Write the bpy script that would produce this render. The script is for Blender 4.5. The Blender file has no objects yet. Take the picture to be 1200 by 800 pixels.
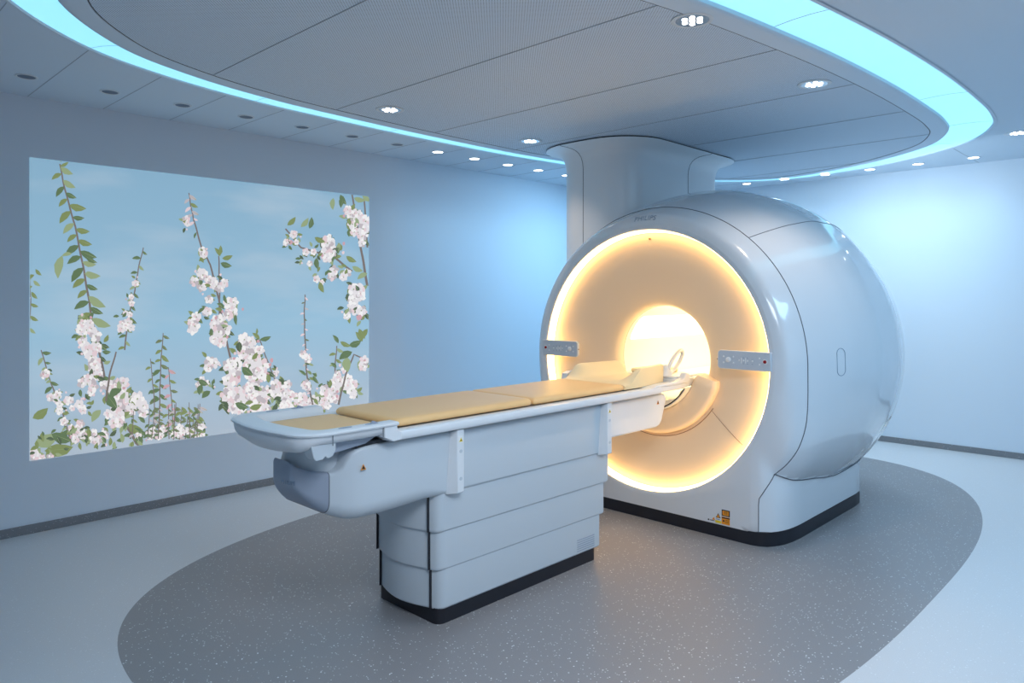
import bpy, bmesh, math, random
import numpy as np
from mathutils import Vector, Matrix
PI = math.pi
random.seed(7)
S = bpy.context.scene
C = S.collection

# ---------------------------------------------------------------- camera, light, exposure
CAM_H = 1.45
cam_d = bpy.data.cameras.new('camera'); cam = bpy.data.objects.new('camera', cam_d); C.objects.link(cam)
cam_d.sensor_width = 36; cam_d.lens = 25.5; cam_d.shift_y = -55/1200
cam.location = (0, 0, CAM_H); cam.rotation_euler = (PI/2, 0, math.atan2(.697, .717))
cam_d.clip_start = .05
S.camera = cam
S.view_settings.view_transform = 'Standard'; S.view_settings.look = 'None'
S.view_settings.gamma = 1; S.view_settings.use_curve_mapping = False
S.view_settings.exposure = 1.12
w = bpy.data.worlds.new('world'); S.world = w; w.use_nodes = True
w.node_tree.nodes['Background'].inputs[0].default_value = (.35, .55, .8, 1)
w.node_tree.nodes['Background'].inputs[1].default_value = .25

def area(name, loc, size, power, color, target=None, sizey=None, spread=180):
    d = bpy.data.lights.new(name, 'AREA'); d.energy = power; d.color = color
    d.shape = 'RECTANGLE'; d.size = size; d.size_y = sizey or size; d.spread = math.radians(spread)
    o = bpy.data.objects.new(name, d); o.location = loc; C.objects.link(o)
    if target is not None:
        o.rotation_euler = (Vector(target)-Vector(loc)).to_track_quat('-Z', 'Y').to_euler()
    return o
def spot(name, loc, target, power, color, angle=90, blend=.8, radius=.05):
    d = bpy.data.lights.new(name, 'SPOT'); d.energy = power; d.color = color
    d.spot_size = math.radians(angle); d.spot_blend = blend; d.shadow_soft_size = radius
    o = bpy.data.objects.new(name, d); o.location = loc; C.objects.link(o)
    o.rotation_euler = (Vector(target)-Vector(loc)).to_track_quat('-Z', 'Y').to_euler()
    return o
# blue wash lights that stand behind the scanner (room ambience lighting)
area('wash_light_back', (-2.1, 6.4, 2.4), 1.2, 10, (.66, .86, 1.0), (-1.5, 7.7, .3), .6)
area('wash_light_corner', (-4.0, 6.0, 2.5), .8, 12, (.36, .70, 1.0), (-4.9, 5.5, .3), .9, 150)
area('added_fill_near', (-.3, 1.2, 2.6), 1.4, 27, (.80, .89, 1.0), (-1.2, 2.2, 0), 1.4, 125)  # added area lamp without a fixture, fills light onto the table
area('added_fill_right', (.2, 4.3, 2.6), 1.4, 19, (.40, .72, 1.0), (-.6, 4.6, 0), 1.2, 150)  # added area lamp, brightens the right floor and shell side
area('added_fill_left', (-2.7, .3, 2.58), 1.2, 2.5, (.45, .70, 1.0), (-2.7, .6, 0), 1.0)  # added weak fill lamp overhead, no fixture

# ---------------------------------------------------------------- materials
def mat(name, col, rough=.5, metal=0, emis=None, es=0, coat=0, bump=None, spec=.5):
    m = bpy.data.materials.new(name); m.use_nodes = True
    nt = m.node_tree; b = nt.nodes['Principled BSDF']
    b.inputs['Base Color'].default_value = (*col, 1)
    b.inputs['Roughness'].default_value = rough
    b.inputs['Metallic'].default_value = metal
    b.inputs['Coat Weight'].default_value = coat
    b.inputs['Coat Roughness'].default_value = .035
    b.inputs['Specular IOR Level'].default_value = spec
    if emis:
        b.inputs['Emission Color'].default_value = (*emis, 1)
        b.inputs['Emission Strength'].default_value = es
    if bump:
        tc = nt.nodes.new('ShaderNodeTexCoord'); n = nt.nodes.new('ShaderNodeTexNoise')
        n.inputs['Scale'].default_value = bump[0]
        bp = nt.nodes.new('ShaderNodeBump'); bp.inputs['Strength'].default_value = bump[1]
        bp.inputs['Distance'].default_value = .002
        nt.links.new(tc.outputs['Object'], n.inputs['Vector'])
        nt.links.new(n.outputs['Fac'], bp.inputs['Height'])
        nt.links.new(bp.outputs['Normal'], b.inputs['Normal'])
    return m
def speckle(name, base, lo, hi, inlay=None, scale=260):
    """vinyl chip floor: fine grain, scattered light and dark flecks; optional darker curved inlay"""
    m = bpy.data.materials.new(name); m.use_nodes = True
    nt = m.node_tree; N = nt.nodes; L = nt.links
    b = N['Principled BSDF']; b.inputs['Roughness'].default_value = .38
    tc = N.new('ShaderNodeTexCoord')
    no = N.new('ShaderNodeTexNoise'); no.inputs['Scale'].default_value = scale; no.inputs['Detail'].default_value = 3
    L.new(tc.outputs['Object'], no.inputs['Vector'])
    vo = N.new('ShaderNodeTexVoronoi'); vo.inputs['Scale'].default_value = 95
    L.new(tc.outputs['Object'], vo.inputs['Vector'])
    v2 = N.new('ShaderNodeTexVoronoi'); v2.inputs['Scale'].default_value = 60
    L.new(tc.outputs['Object'], v2.inputs['Vector'])
    def mix(a, c, f):
        x = N.new('ShaderNodeMix'); x.data_type = 'RGBA'
        for i, v in ((6, a), (7, c)):
            if isinstance(v, tuple): x.inputs[i].default_value = (*v, 1)
            else: L.new(v, x.inputs[i])
        L.new(f, x.inputs[0]); return x.outputs[2]
    def ma(op, a, c=0.0, cl=False):
        x = N.new('ShaderNodeMath'); x.operation = op; x.use_clamp = cl
        for i, v in ((0, a), (1, c)):
            if isinstance(v, (int, float)): x.inputs[i].default_value = v
            else: L.new(v, x.inputs[i])
        return x.outputs[0]
    def fleck(v, thr, pick):
        s = N.new('ShaderNodeSeparateColor'); L.new(v.outputs['Color'], s.inputs[0])
        near = ma('LESS_THAN', v.outputs['Distance'], thr)
        return ma('MULTIPLY', near, ma('GREATER_THAN', s.outputs[0], pick))
    g = ma('MULTIPLY', ma('SUBTRACT', no.outputs['Fac'], .5), 2.2)
    col = mix(base, lo, ma('MULTIPLY', g, 1.0, True))
    if inlay:
        sx = N.new('ShaderNodeSeparateXYZ'); L.new(tc.outputs['Object'], sx.inputs[0])
        (cx, cy, a, c, n, dark, dlo) = inlay
        ex = ma('POWER', ma('ABSOLUTE', ma('DIVIDE', ma('SUBTRACT', sx.outputs[0], cx), a)), n)
        ey = ma('POWER', ma('ABSOLUTE', ma('DIVIDE', ma('SUBTRACT', sx.outputs[1], cy), c)), n)
        msk = ma('LESS_THAN', ma('ADD', ex, ey), 1.0)
        dcol = mix(dark, dlo, ma('MULTIPLY', g, 1.0, True))
        col = mix(col, dcol, msk)
    col = mix(col, hi, fleck(vo, .22, .80))
    col = mix(col, hi, fleck(v2, .2, .86))
    col = mix(col, tuple(x*.45 for x in lo), fleck(vo, .2, .0) if False else ma('MULTIPLY', fleck(vo, .16, .0), ma('LESS_THAN', v2.outputs['Distance'], .12)))
    L.new(col, b.inputs['Base Color'])
    return m
M = {}
M['wall'] = mat('wall_paint', (.66, .745, .84), .55)
M['ceiling'] = mat('ceiling_paint', (.68, .78, .88), .6)
M['floor'] = speckle('vinyl_floor', (.62, .63, .65), (.50, .51, .54), (.74, .76, .79),
                     inlay=(-2.66, 3.90, 1.69, 2.95, 2.75, (.255, .25, .26), (.19, .187, .197)))
M['skirting'] = speckle('vinyl_skirting', (.21, .22, .24), (.13, .135, .15), (.45, .46, .48))
M['shell'] = mat('gloss_white_shell', (.74, .77, .81), .2, coat=1.0)
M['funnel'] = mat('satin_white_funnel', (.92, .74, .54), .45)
M['bore'] = mat('bore_liner_white', (.95, .92, .86), .45)
M['table'] = mat('table_plastic', (.60, .66, .71), .38)
M['tablewhite'] = mat('table_white', (.80, .83, .86), .3)
M['tabledark'] = mat('table_grey_cap', (.36, .41, .50), .4)
M['black'] = mat('black_plinth', (.012, .013, .02), .4)
M['gap'] = mat('seam_dark', (.10, .11, .13), .7)
M['joint'] = mat('joint_grey', (.40, .45, .51), .7)
M['gapwarm'] = mat('seam_brown', (.30, .17, .09), .7)
M['mattress'] = mat('mattress_vinyl', (.98, .62, .28), .42)
M['pillow'] = mat('pillow_vinyl', (.95, .78, .48), .45)
M['red'] = mat('red_button', (.35, .01, .015), .25)
M['console'] = mat('console_grey', (.62, .66, .72), .35)
M['button'] = mat('button_white', (.9, .9, .9), .3)
M['orange'] = mat('label_orange', (.90, .33, .02), .5)
M['yellow'] = mat('label_yellow', (.85, .65, .03), .5)
M['labelwhite'] = mat('label_white', (.85, .87, .88), .5)
M['labelblue'] = mat('label_blue', (.10, .20, .50), .5)
M['ink'] = mat('label_ink', (.03, .02, .02), .6)
M['ring'] = mat('ring_light', (1, 1, 1), .5, emis=(1, .60, .20), es=4.4)
M['strip'] = mat('bore_light', (1, 1, 1), .5, emis=(1, .78, .42), es=1.9)
M['band'] = mat('luminous_band', (.5, .7, .8), .5, emis=(.27, .74, .98), es=.45)
M['lit'] = mat('lit_lens', (1, 1, 1), .5, emis=(.95, .98, 1), es=4)
M['unlit'] = mat('unlit_lens', (.10, .14, .2), .3)
M['chrome'] = mat('lamp_chrome', (.75, .75, .75), .15, metal=1)
M['trim'] = mat('lamp_trim', (.70, .74, .78), .4)
M['logo'] = mat('lettering_grey', (.22, .30, .40), .35)
M['frame'] = mat('added_window_frame', (.7, .75, .8), .4)
M['glass'] = mat('added_window_glow', (.5, .6, .7), .08, emis=(.45, .65, .85), es=.3)  # glow added for the glossy shell to mirror
# perforated ceiling
def perforated():
    m = mat('perforated_ceiling', (.66, .76, .87), .6); nt = m.node_tree; N = nt.nodes; L = nt.links
    b = N['Principled BSDF']; tc = N.new('ShaderNodeTexCoord'); sx = N.new('ShaderNodeSeparateXYZ')
    L.new(tc.outputs['Object'], sx.inputs[0])
    def ma(op, a, c=0.0):
        x = N.new('ShaderNodeMath'); x.operation = op
        for i, v in ((0, a), (1, c)):
            if isinstance(v, (int, float)): x.inputs[i].default_value = v
            else: L.new(v, x.inputs[i])
        return x.outputs[0]
    k = 2*PI/.016
    s = ma('MULTIPLY', ma('SINE', ma('MULTIPLY', sx.outputs[0], k)), ma('SINE', ma('MULTIPLY', sx.outputs[1], k)))
    hole = ma('GREATER_THAN', s, .62)
    x = N.new('ShaderNodeMix'); x.data_type = 'RGBA'
    x.inputs[6].default_value = (.66, .76, .87, 1); x.inputs[7].default_value = (.18, .21, .25, 1)
    L.new(hole, x.inputs[0]); L.new(x.outputs[2], b.inputs['Base Color'])
    return m
M['perf'] = perforated()

# ---------------------------------------------------------------- helpers
def empty(name, loc, label=None, cat=None, group=None):
    o = bpy.data.objects.new(name, None); o.location = loc; o.empty_display_size = .1; C.objects.link(o)
    tag(o, label, cat, group); return o
def tag(o, label=None, cat=None, group=None, kind=None):
    if label: o['label'] = label
    if cat: o['category'] = cat
    if group: o['group'] = group
    if kind: o['kind'] = kind
    return o
def mk(name, verts, faces, m, parent=None, smooth=35, fm=None, bevel=0, seg=2, sub=0):
    """verts in world coordinates; linked as ONE mesh object under parent"""
    me = bpy.data.meshes.new(name)
    base = Vector((0, 0, 0))
    if parent is not None:
        p = parent
        while p is not None: base += Vector(p.location); p = p.parent
    me.from_pydata([tuple(Vector(v)-base) for v in verts], [], faces)
    bm = bmesh.new(); bm.from_mesh(me)
    bmesh.ops.recalc_face_normals(bm, faces=bm.faces); bm.to_mesh(me); bm.free()
    ms = m if isinstance(m, list) else [m]
    for x in ms: me.materials.append(x)
    if fm: me.polygons.foreach_set('material_index', fm)
    if smooth:
        me.polygons.foreach_set('use_smooth', [True]*len(me.polygons))
        me.set_sharp_from_angle(angle=math.radians(smooth))
    o = bpy.data.objects.new(name, me); C.objects.link(o)
    if parent is not None: o.parent = parent
    if bevel:
        b = o.modifiers.new('bevel', 'BEVEL'); b.width = bevel; b.segments = seg; b.limit_method = 'ANGLE'
        b.angle_limit = math.radians(35); b.harden_normals = False
    if sub:
        s = o.modifiers.new('sub', 'SUBSURF'); s.levels = sub; s.render_levels = sub
    return o
class G:
    def __init__(s): s.v = []; s.f = []
    def add(s, v, f):
        n = len(s.v); s.v += [tuple(x) for x in v]; s.f += [tuple(i+n for i in q) for q in f]; return s
    def box(s, x0, x1, y0, y1, z0, z1):
        return s.add([(x0,y0,z0),(x1,y0,z0),(x1,y1,z0),(x0,y1,z0),(x0,y0,z1),(x1,y0,z1),(x1,y1,z1),(x0,y1,z1)],
                     [(0,3,2,1),(4,5,6,7),(0,1,5,4),(1,2,6,5),(2,3,7,6),(3,0,4,7)])
    def loft(s, rings, closed=True, cap0=True, cap1=True):
        n = len(rings[0]); v = [p for r in rings for p in r]; f = []
        for i in range(len(rings)-1):
            for j in range(n if closed else n-1):
                k = (j+1) % n
                f.append((i*n+j, i*n+k, (i+1)*n+k, (i+1)*n+j))
        if closed and cap0: f.append(tuple(range(n-1, -1, -1)))
        if closed and cap1: f.append(tuple((len(rings)-1)*n+j for j in range(n)))
        return s.add(v, f)
    def tube(s, pts, r, n=8, closed=False):
        pts = [Vector(p) for p in pts]; rings = []; up = None
        for i, p in enumerate(pts):
            a = pts[i-1] if (i or closed) else p; b = pts[(i+1) % len(pts)] if (i < len(pts)-1 or closed) else p
            t = (b-a).normalized()
            if up is None:
                up = Vector((0,0,1)) if abs(t.z) < .9 else Vector((1,0,0))
            u = (up - t*up.dot(t)).normalized(); w2 = t.cross(u); up = u
            rr = r[i] if isinstance(r, (list, tuple)) else r
            rings.append([tuple(p + u*rr*math.cos(2*PI*j/n) + w2*rr*math.sin(2*PI*j/n)) for j in range(n)])
        if closed: rings.append(rings[0])
        return s.loft(rings, True, not closed, not closed)
    def prism(s, poly, axis, a, b):
        """poly in the two other axes, extruded along axis from a to b"""
        def P(u, v, h):
            return {'x': (h, u, v), 'y': (u, h, v), 'z': (u, v, h)}[axis]
        return s.loft([[P(u, v, a) for u, v in poly], [P(u, v, b) for u, v in poly]])
    def mk(s, name, m, parent=None, **k): return mk(name, s.v, s.f, m, parent, **k)
def rrect(x0, x1, y0, y1, r, n=6, corners=(1,1,1,1)):
    """rounded rectangle; corners order: x1y1, x0y1, x0y0, x1y0"""
    out = []
    for (cx, cy, a0, c) in ((x1-r, y1-r, 0, corners[0]), (x0+r, y1-r, 90, corners[1]), (x0+r, y0+r, 180, corners[2]), (x1-r, y0+r, 270, corners[3])):
        if c:
            for i in range(n+1):
                a = math.radians(a0+90*i/n); out.append((cx+r*math.cos(a), cy+r*math.sin(a)))
        else:
            sx = 1 if a0 in (0, 270) else -1; sy = 1 if a0 in (0, 90) else -1
            for i in range(n+1): out.append((cx+sx*r, cy+sy*r))
            out[-n-1:] = [(cx+sx*r, cy+sy*r)]
    return out
def pchip(xs, ys):
    xs = np.array(xs, float); ys = np.array(ys, float); h = np.diff(xs); d = np.diff(ys)/h
    m = np.zeros(len(xs)); m[0] = d[0]; m[-1] = d[-1]
    for i in range(1, len(xs)-1):
        if d[i-1]*d[i] > 0:
            w1 = 2*h[i]+h[i-1]; w2 = h[i]+2*h[i-1]; m[i] = (w1+w2)/(w1/d[i-1]+w2/d[i])
    def f(x):
        x = min(max(x, xs[0]), xs[-1]); i = min(int(np.searchsorted(xs, x, 'right'))-1, len(h)-1)
        t = (x-xs[i])/h[i]; h00 = (1+2*t)*(1-t)**2; h10 = t*(1-t)**2; h01 = t*t*(3-2*t); h11 = t*t*(t-1)
        return float(h00*ys[i]+h10*h[i]*m[i]+h01*ys[i+1]+h11*h[i]*m[i+1])
    return f
def disc(c, r, n=16): return [(c[0]+r*math.cos(2*PI*i/n), c[1]+r*math.sin(2*PI*i/n)) for i in range(n)]

# ---------------------------------------------------------------- room
XL, YB, ZC = -5.17, 7.70, 2.65
XR, YF = 1.9, -1.6
def struct(o): o['kind'] = 'structure'; return o
struct(G().box(XL, XR, YF, YB, -.1, 0).mk('floor', M['floor'], smooth=0))
struct(G().box(XL-.15, XL, YF, YB+.15, -.1, 2.95).mk('wall_left', M['wall'], smooth=0))
struct(G().box(XL, XR, YB, YB+.15, -.1, 2.95).mk('wall_back', M['wall'], smooth=0))
struct(G().box(XR, XR+.15, YF, YB+.15, -.1, 2.95).mk('wall_right', M['wall'], smooth=0))
struct(G().box(XL-.15, XR+.15, YF-.15, YF, -.1, 2.95).mk('wall_front', M['wall'], smooth=0))
struct(G().box(XL, XL+.012, YF, YB, 0, .055).mk('baseboard_left', M['skirting'], bevel=.002))
struct(G().box(XL+.012, XR, YB-.012, YB, 0, .055).mk('baseboard_back', M['skirting'], bevel=.002))

# ceiling curve (outer edge of the luminous band)
oc = [(-4.29,2.13),(-4.35,2.74),(-4.385,3.3),(-4.40,3.94),(-4.39,4.5),(-4.33,5.1),(-4.22,5.9),(-4.02,6.7),(-3.72,7.15),(-3.35,7.38),(-2.97,7.42),
      (-2.5,7.30),(-2.09,7.12),(-1.66,6.82),(-1.35,6.5),(-1.15,6.07),(-1.085,5.71),(-1.063,5.26),(-1.07,4.4),(-1.14,3.4),(-1.3,2.3),(-1.6,1.4),(-2.1,.75),(-2.75,.5),(-3.4,.62),(-3.9,1.05),(-4.15,1.55)]
def crom(P, k=8):
    out = []; n = len(P)
    for i in range(n):
        p = [np.array(P[(i+d) % n]) for d in (-1, 0, 1, 2)]
        for j in range(k):
            t = j/k
            out.append(tuple(.5*((2*p[1])+(-p[0]+p[2])*t+(2*p[0]-5*p[1]+4*p[2]-p[3])*t*t+(-p[0]+3*p[1]-3*p[2]+p[3])*t**3)))
    return out
outer = crom(oc)
def offset(P, fn):
    n = len(P); out = []
    area2 = sum(P[i][0]*P[(i+1) % n][1]-P[(i+1) % n][0]*P[i][1] for i in range(n)); sg = 1 if area2 > 0 else -1
    for i in range(n):
        a = Vector(P[i-1]); b = Vector(P[(i+1) % n]); t = (b-a).normalized()
        nrm = Vector((-t.y, t.x))*sg; d = fn(P[i]); out.append((P[i][0]+nrm.x*d, P[i][1]+nrm.y*d))
    return out
gapw = lambda p: .17+.09*min(1, max(0, (p[0]+4.3)/3))
inner = offset(outer, gapw)
rim = offset(inner, lambda p: .12)
def sheet(loops, z, name, m, up=False):
    bm = bmesh.new(); es = []
    for lp in loops:
        vs = [bm.verts.new((x, y, z)) for x, y in lp]
        for i in range(len(vs)): es.append(bm.edges.new((vs[i], vs[(i+1) % len(vs)])))
    bmesh.ops.triangle_fill(bm, edges=es, use_beauty=True)
    me = bpy.data.meshes.new(name); bm.to_mesh(me); bm.free(); me.materials.append(m)
    o = bpy.data.objects.new(name, me); C.objects.link(o); return o
rect = [(XL-.15, YF-.15), (XR+.15, YF-.15), (XR+.15, YB+.15), (XL-.15, YB+.15)]
c = sheet([rect, outer], ZC, 'ceiling', M['ceiling']); struct(c)
sol = c.modifiers.new('solid', 'SOLIDIFY'); sol.thickness = .1; sol.offset = 1
bm = bmesh.new(); bm.from_mesh(c.data)
for f in bm.faces:
    if f.normal.z < 0: f.normal_flip()
bm.to_mesh(c.data); bm.free()
# the island: perforated field, smooth rim with rounded edge
struct(sheet([rim], 2.632, 'ceiling_island', M['perf']))
n = len(inner)
rows = [[(x, y, 2.634) for x, y in rim], [(x, y, 2.629) for x, y in offset(rim, lambda p: -.004)],
        [(x, y, 2.629) for x, y in offset(inner, lambda p: .03)], [(x, y, 2.631) for x, y in offset(inner, lambda p: .012)],
        [(x, y, 2.638) for x, y in offset(inner, lambda p: .003)], [(x, y, 2.655) for x, y in inner]]
struct(G().loft(rows, True, False, False).mk('ceiling_rim', M['ceiling'], smooth=40))
struct(G().tube([(x, y, 2.633) for x, y in offset(rim, lambda p: .001)], .0035, 6, True).mk('ceiling_seam', M['gap']))
rows = [[(x, y, 2.646) for x, y in offset(outer, lambda p: -.022)], [(x, y, 2.644) for x, y in offset(outer, lambda p: -.006)], [(x, y, 2.652) for x, y in outer]]
struct(G().loft(rows, True, False, False).mk('ceiling_trim', M['ceiling'], smooth=60))
# panel joints
def inside_x(poly, y):
    xs = []
    for i in range(len(poly)):
        (x0, y0), (x1, y1) = poly[i], poly[(i+1) % len(poly)]
        if (y0-y)*(y1-y) < 0: xs.append(x0+(x1-x0)*(y-y0)/(y1-y0))
    return (min(xs), max(xs)) if len(xs) >= 2 else None
g = G()
for y in np.arange(.82, 7.2, .86):
    r = inside_x(rim, y)
    if r: g.box(r[0]+.004, r[1]-.004, y-.002, y+.002, 2.6295, 2.633)
for y in np.arange(-1.0, 7.3, .415):
    yy = y+.03
    r = inside_x(outer, yy); xe = r[0]-.03 if r else -4.2
    g.box(XL+.005, xe, yy-.0015, yy+.0015, 2.6485, 2.651)
for x in np.arange(-4.7+.205+.42, 1.8, .84*1.5):
    r = [q for q in [(p[0], p[1]) for p in outer] if abs(q[0]-x) < .06]
    yt = max([q[1] for q in r])+.03 if r and x < -1.1 else 5.0
    g.box(x-.0015, x+.0015, max(yt, 3.0), YB-.005, 2.6485, 2.651)
struct(g.mk('ceiling_joints', M['joint'], smooth=0))
# luminous band in segments
band = empty('luminous_ceiling_band', (-2.7, 3.9, 2.655), 'glowing pale blue light band curving around the ceiling island', 'ceiling light')
nseg = 14; n = len(outer); cuts = [round(i*n/nseg) for i in range(nseg+1)]
oin = offset(outer, lambda p: gapw(p)+.0)
for s_ in range(nseg):
    idx = [k % n for k in range(cuts[s_], cuts[s_+1]+1)]
    rows = []
    for a, (f0) in enumerate((0, .33, .66, 1)):
        row = []
        for ii, k in enumerate(idx):
            p = Vector(outer[k]).lerp(Vector(oin[k]), f0)
            if ii == len(idx)-1:
                q = Vector(outer[idx[-2]]).lerp(Vector(oin[idx[-2]]), f0); p = p + (q-p).normalized()*.006
            row.append((p.x, p.y, 2.6535+.006*math.sin(PI*f0)))
        rows.append(row)
    G().loft(rows, False).mk('light_panel', M['band'], band, smooth=60)

# added window with glowing glass in the right hand wall, for shell reflections
wf = G(); x0, x1 = XR-.03, XR+.001
for (a, b2, c2, d) in ((2.2, 5.4, .95, 1.0), (2.2, 5.4, 2.1, 2.15)): wf.box(x0, x1, a, b2, c2, d)
for yy in (2.2, 3.0, 3.8, 4.6, 5.35): wf.box(x0, x1, yy, yy+.05, .95, 2.15)
wo = struct(G().box(XR-.008, XR-.002, 2.2, 5.4, .95, 2.15).mk('added_window_1', M['glass'], smooth=0))
wf.mk('added_window_frame', M['frame'], wo, bevel=.004)

# ---------------------------------------------------------------- downlights
def ordn(i): return ['first', 'second', 'third', 'fourth', 'fifth', 'sixth', 'seventh', 'eighth', 'ninth', 'tenth'][i]
def downlight(x, y, z, r, lens, label, group, big=False):
    t = empty('recessed_downlight', (x, y, z), label, 'downlight', group)
    rows = []
    for rr, zz in ((r*1.28, 0), (r*1.28, -.003), (r*1.18, -.005), (r*1.02, -.004), (r, -.001), (r*.98, .0)):
        rows.append([(x+rr*math.cos(a), y+rr*math.sin(a), z+zz) for a in np.linspace(0, 2*PI, 28, endpoint=False)])
    G().loft(rows, True, False, False).mk('trim_ring', M['trim'], t, smooth=50)
    if lens == 'lit' and not big: spot('downlight_beam', (x, y, z-.01), (x, y, 0), 4.5, (.50, .78, 1.0), 130, 1.0, .12)
    if big:
        rows = []
        for rr, zz in ((r, -.001), (r*.8, .012), (r*.5, .02)):
            rows.append([(x+rr*math.cos(a), y+rr*math.sin(a), z+zz-.021) for a in np.linspace(0, 2*PI, 24, endpoint=False)])
        g = G()
        for k in range(7):
            a = 2*PI*k/6; rr = .52*r if k < 6 else 0
            g.prism(disc((x+rr*math.cos(a), y+rr*math.sin(a)), r*.17, 12), 'z', z-.0065, z-.003)
        G().prism(disc((x, y), r, 28), 'z', z-.0035, z-.0015).mk('reflector', M['chrome'], t)
        g.mk('lamp', M[lens], t)
        spot('downlight_beam', (x, y, z-.02), (x, y, 0), 11, (1.0, .80, .64), 105, .9, .05)
    else:
        G().prism(disc((x, y), r, 24), 'z', z-.0025, z-.001).mk('lens', M[lens], t)
    return t
ys = [1.0+.42*i for i in range(12)]
for i, y in enumerate(ys):
    lit = y > 3.8; k = sum(1 for q in ys[:i] if (q > 3.8) == lit)
    downlight(-4.70, y, ZC, .043, 'lit' if lit else 'unlit',
              ('lit small downlight, %s of the lit ones along the left wall strip' if lit else 'dark unlit small downlight, %s from the left end of the left wall strip') % ordn(k),
              'lit downlights along the left wall' if lit else 'unlit downlights along the left wall')
for i in range(6):
    x = -3.65+.42*i+(.02 if i == 5 else 0)
    downlight(x, 7.4-.005*i, ZC, .043, 'lit', 'lit small downlight above the back wall, %s to the right of the ceiling column' % ordn(i), 'downlights along the back wall')
downlight(-1.06, 6.48, ZC, .07, 'lit', 'large round lit downlight beside the corner of the luminous band', 'large downlights', True)
downlight(-3.79, 2.78, 2.631, .07, 'lit', 'large chrome downlight in the ceiling island above the flower picture', 'large downlights', True)
downlight(-3.79, 4.10, 2.631, .07, 'lit', 'large chrome downlight in the ceiling island just left of the column', 'large downlights', True)
downlight(-1.62, 2.78, 2.631, .07, 'lit', 'added large chrome downlight in the ceiling island at the top edge, above the table side', 'large downlights', True)  # added lamp, brings warm light to the mattress
downlight(-1.62, 4.10, 2.631, .07, 'lit', 'added large chrome downlight in the ceiling island above the front of the scanner', 'large downlights', True)  # added lamp, brings warm light to the shell top
# flush round speaker
t = empty('ceiling_speaker', (-2.83, 7.62, ZC), 'flush round pale ceiling speaker cover by the back wall', 'speaker')
G().tube([(-2.83+.05*1.6*math.cos(a)*1.0, 7.60+.05*math.sin(a), ZC-.001) for a in np.linspace(0, 2*PI, 24, endpoint=False)], .003, 6, True).mk('rim', M['trim'], t)
G().prism(disc((-2.83, 7.60), .046, 24), 'z', ZC-.002, ZC+.0).mk('grille', M['ceiling'], t)

# ---------------------------------------------------------------- service column
col = empty('service_column', (-3.5, 5.15, 0), 'white rounded service column with flared top rising from the scanner to the ceiling', 'column')
cx0, cx1, cy0, cy1 = -3.89, -3.17, 4.50, 6.00
rows = []
prof = [(0.0, 0), (2.44, 0), (2.49, .004), (2.53, .014), (2.56, .030), (2.58, .050), (2.596, .080), (2.606, .115), (2.612, .15), (2.617, .165), (2.621, .165)]
for z, o in prof:
    rows.append([(x, y, z) for x, y in rrect(cx0-o, cx1+o, cy0-o, cy1+o, .24+o, 12)])
G().loft(rows).mk('shaft', M['tablewhite'], col, smooth=40)
rows = [[(x, y, z) for x, y in rrect(cx0-.15, cx1+.15, cy0-.15, cy1+.15, .39, 12)] for z in (2.619, 2.633)]
G().loft(rows).mk('shadow_gap', M['black'], col)
g = G()
def colseam(px, py, dx, dy):
    return [(px+dx*(o+.0005), py+dy*(o+.0005), z) for z, o in prof[:-1] if z > 0] + []
g.tube([(cx0+.30, cy0-.0005, 1.2)]+[(cx0+.30-o*.6, cy0-o-.0005, z) for z, o in prof[1:-1]], .0022, 6)
g.tube([(cx1+.0005, cy1-.63, 1.2)]+[(cx1+o+.0005, cy1-.63+o*.6, z) for z, o in prof[1:-1]], .0022, 6)
g.tube([(x, y, 2.50) for x, y in rrect(cx0-.004, cx1+.004, cy0-.004, cy1+.004, .244, 12)], .0014, 5, True)
g.mk('panel_seam', M['gap'], col)

# ---------------------------------------------------------------- MRI scanner
XC, ZB = -2.669, 1.026
mri = empty('mri_scanner', (XC, 4.9, 0), 'large glossy white round MRI scanner with warm glowing ring and bore', 'scanner')
rp = pchip([3.975,3.982,3.995,4.05,4.13,4.3,4.55,4.85,5.1,5.35,5.6,5.8,5.97,6.08,6.14,6.16],
           [.880,.905,.932,.966,1.000,1.062,1.135,1.185,1.185,1.155,1.085,.995,.87,.74,.60,.50])
wp = pchip([3.975,3.985,4.01,4.06,4.12,4.2,4.3,5.2,5.32,5.40,5.44,5.46], [.735,.775,.815,.848,.870,.884,.890,.890,.88,.85,.81,.76])
NT = 288; ZP = .075
UC = -49.0
def theta(k, y):
    """angle of column k; the lower corners of the base always fall on a column"""
    u = 360.0*k/NT - 90           # -90 = straight down
    tc_ = -math.degrees(math.atan2(ZB-ZP, wp(min(y, 5.46))))
    s = 1
    if u > 90: u = 180-u; s = -1  # mirror to right half
    if u < 0:
        u2 = tc_*(u/UC) if u > UC else -90+(tc_+90)*((u+90)/(UC+90))
    else: u2 = u
    a = math.radians(u2); return (math.cos(a)*s, math.sin(a))
zseam = pchip([4.0,4.04,4.2,4.445,4.86,5.3,5.46], [.44,.42,.365,.33,.283,.305,.34])
def rho(k, y):
    c_, s_ = theta(k, y); r = rp(y)
    if s_ >= 0: return r, False
    bot = (ZB-ZP)/max(-s_, 1e-6)
    if y > 5.461: return min(r, bot), False
    wd = wp(y); yy = max(4.04, y); dz = ZB-zseam(yy); r2 = math.hypot(wd, dz)
    a = math.atan2(-s_, abs(c_))/math.atan2(dz, wd); a = min(1, a); a = a*a*(3-2*a)
    r = r+(r2-r)*a*min(1, max(0, (y-3.99)/.05))*min(1, max(0, (5.46-y)/.12))
    b = min(wd/max(abs(c_), 1e-6), bot)
    kk = .03 if y < 4.04 else .008
    h = max(kk-abs(r-b), 0)/kk
    return min(max(r, b)+h*h*kk/4, bot), b > r
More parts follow.
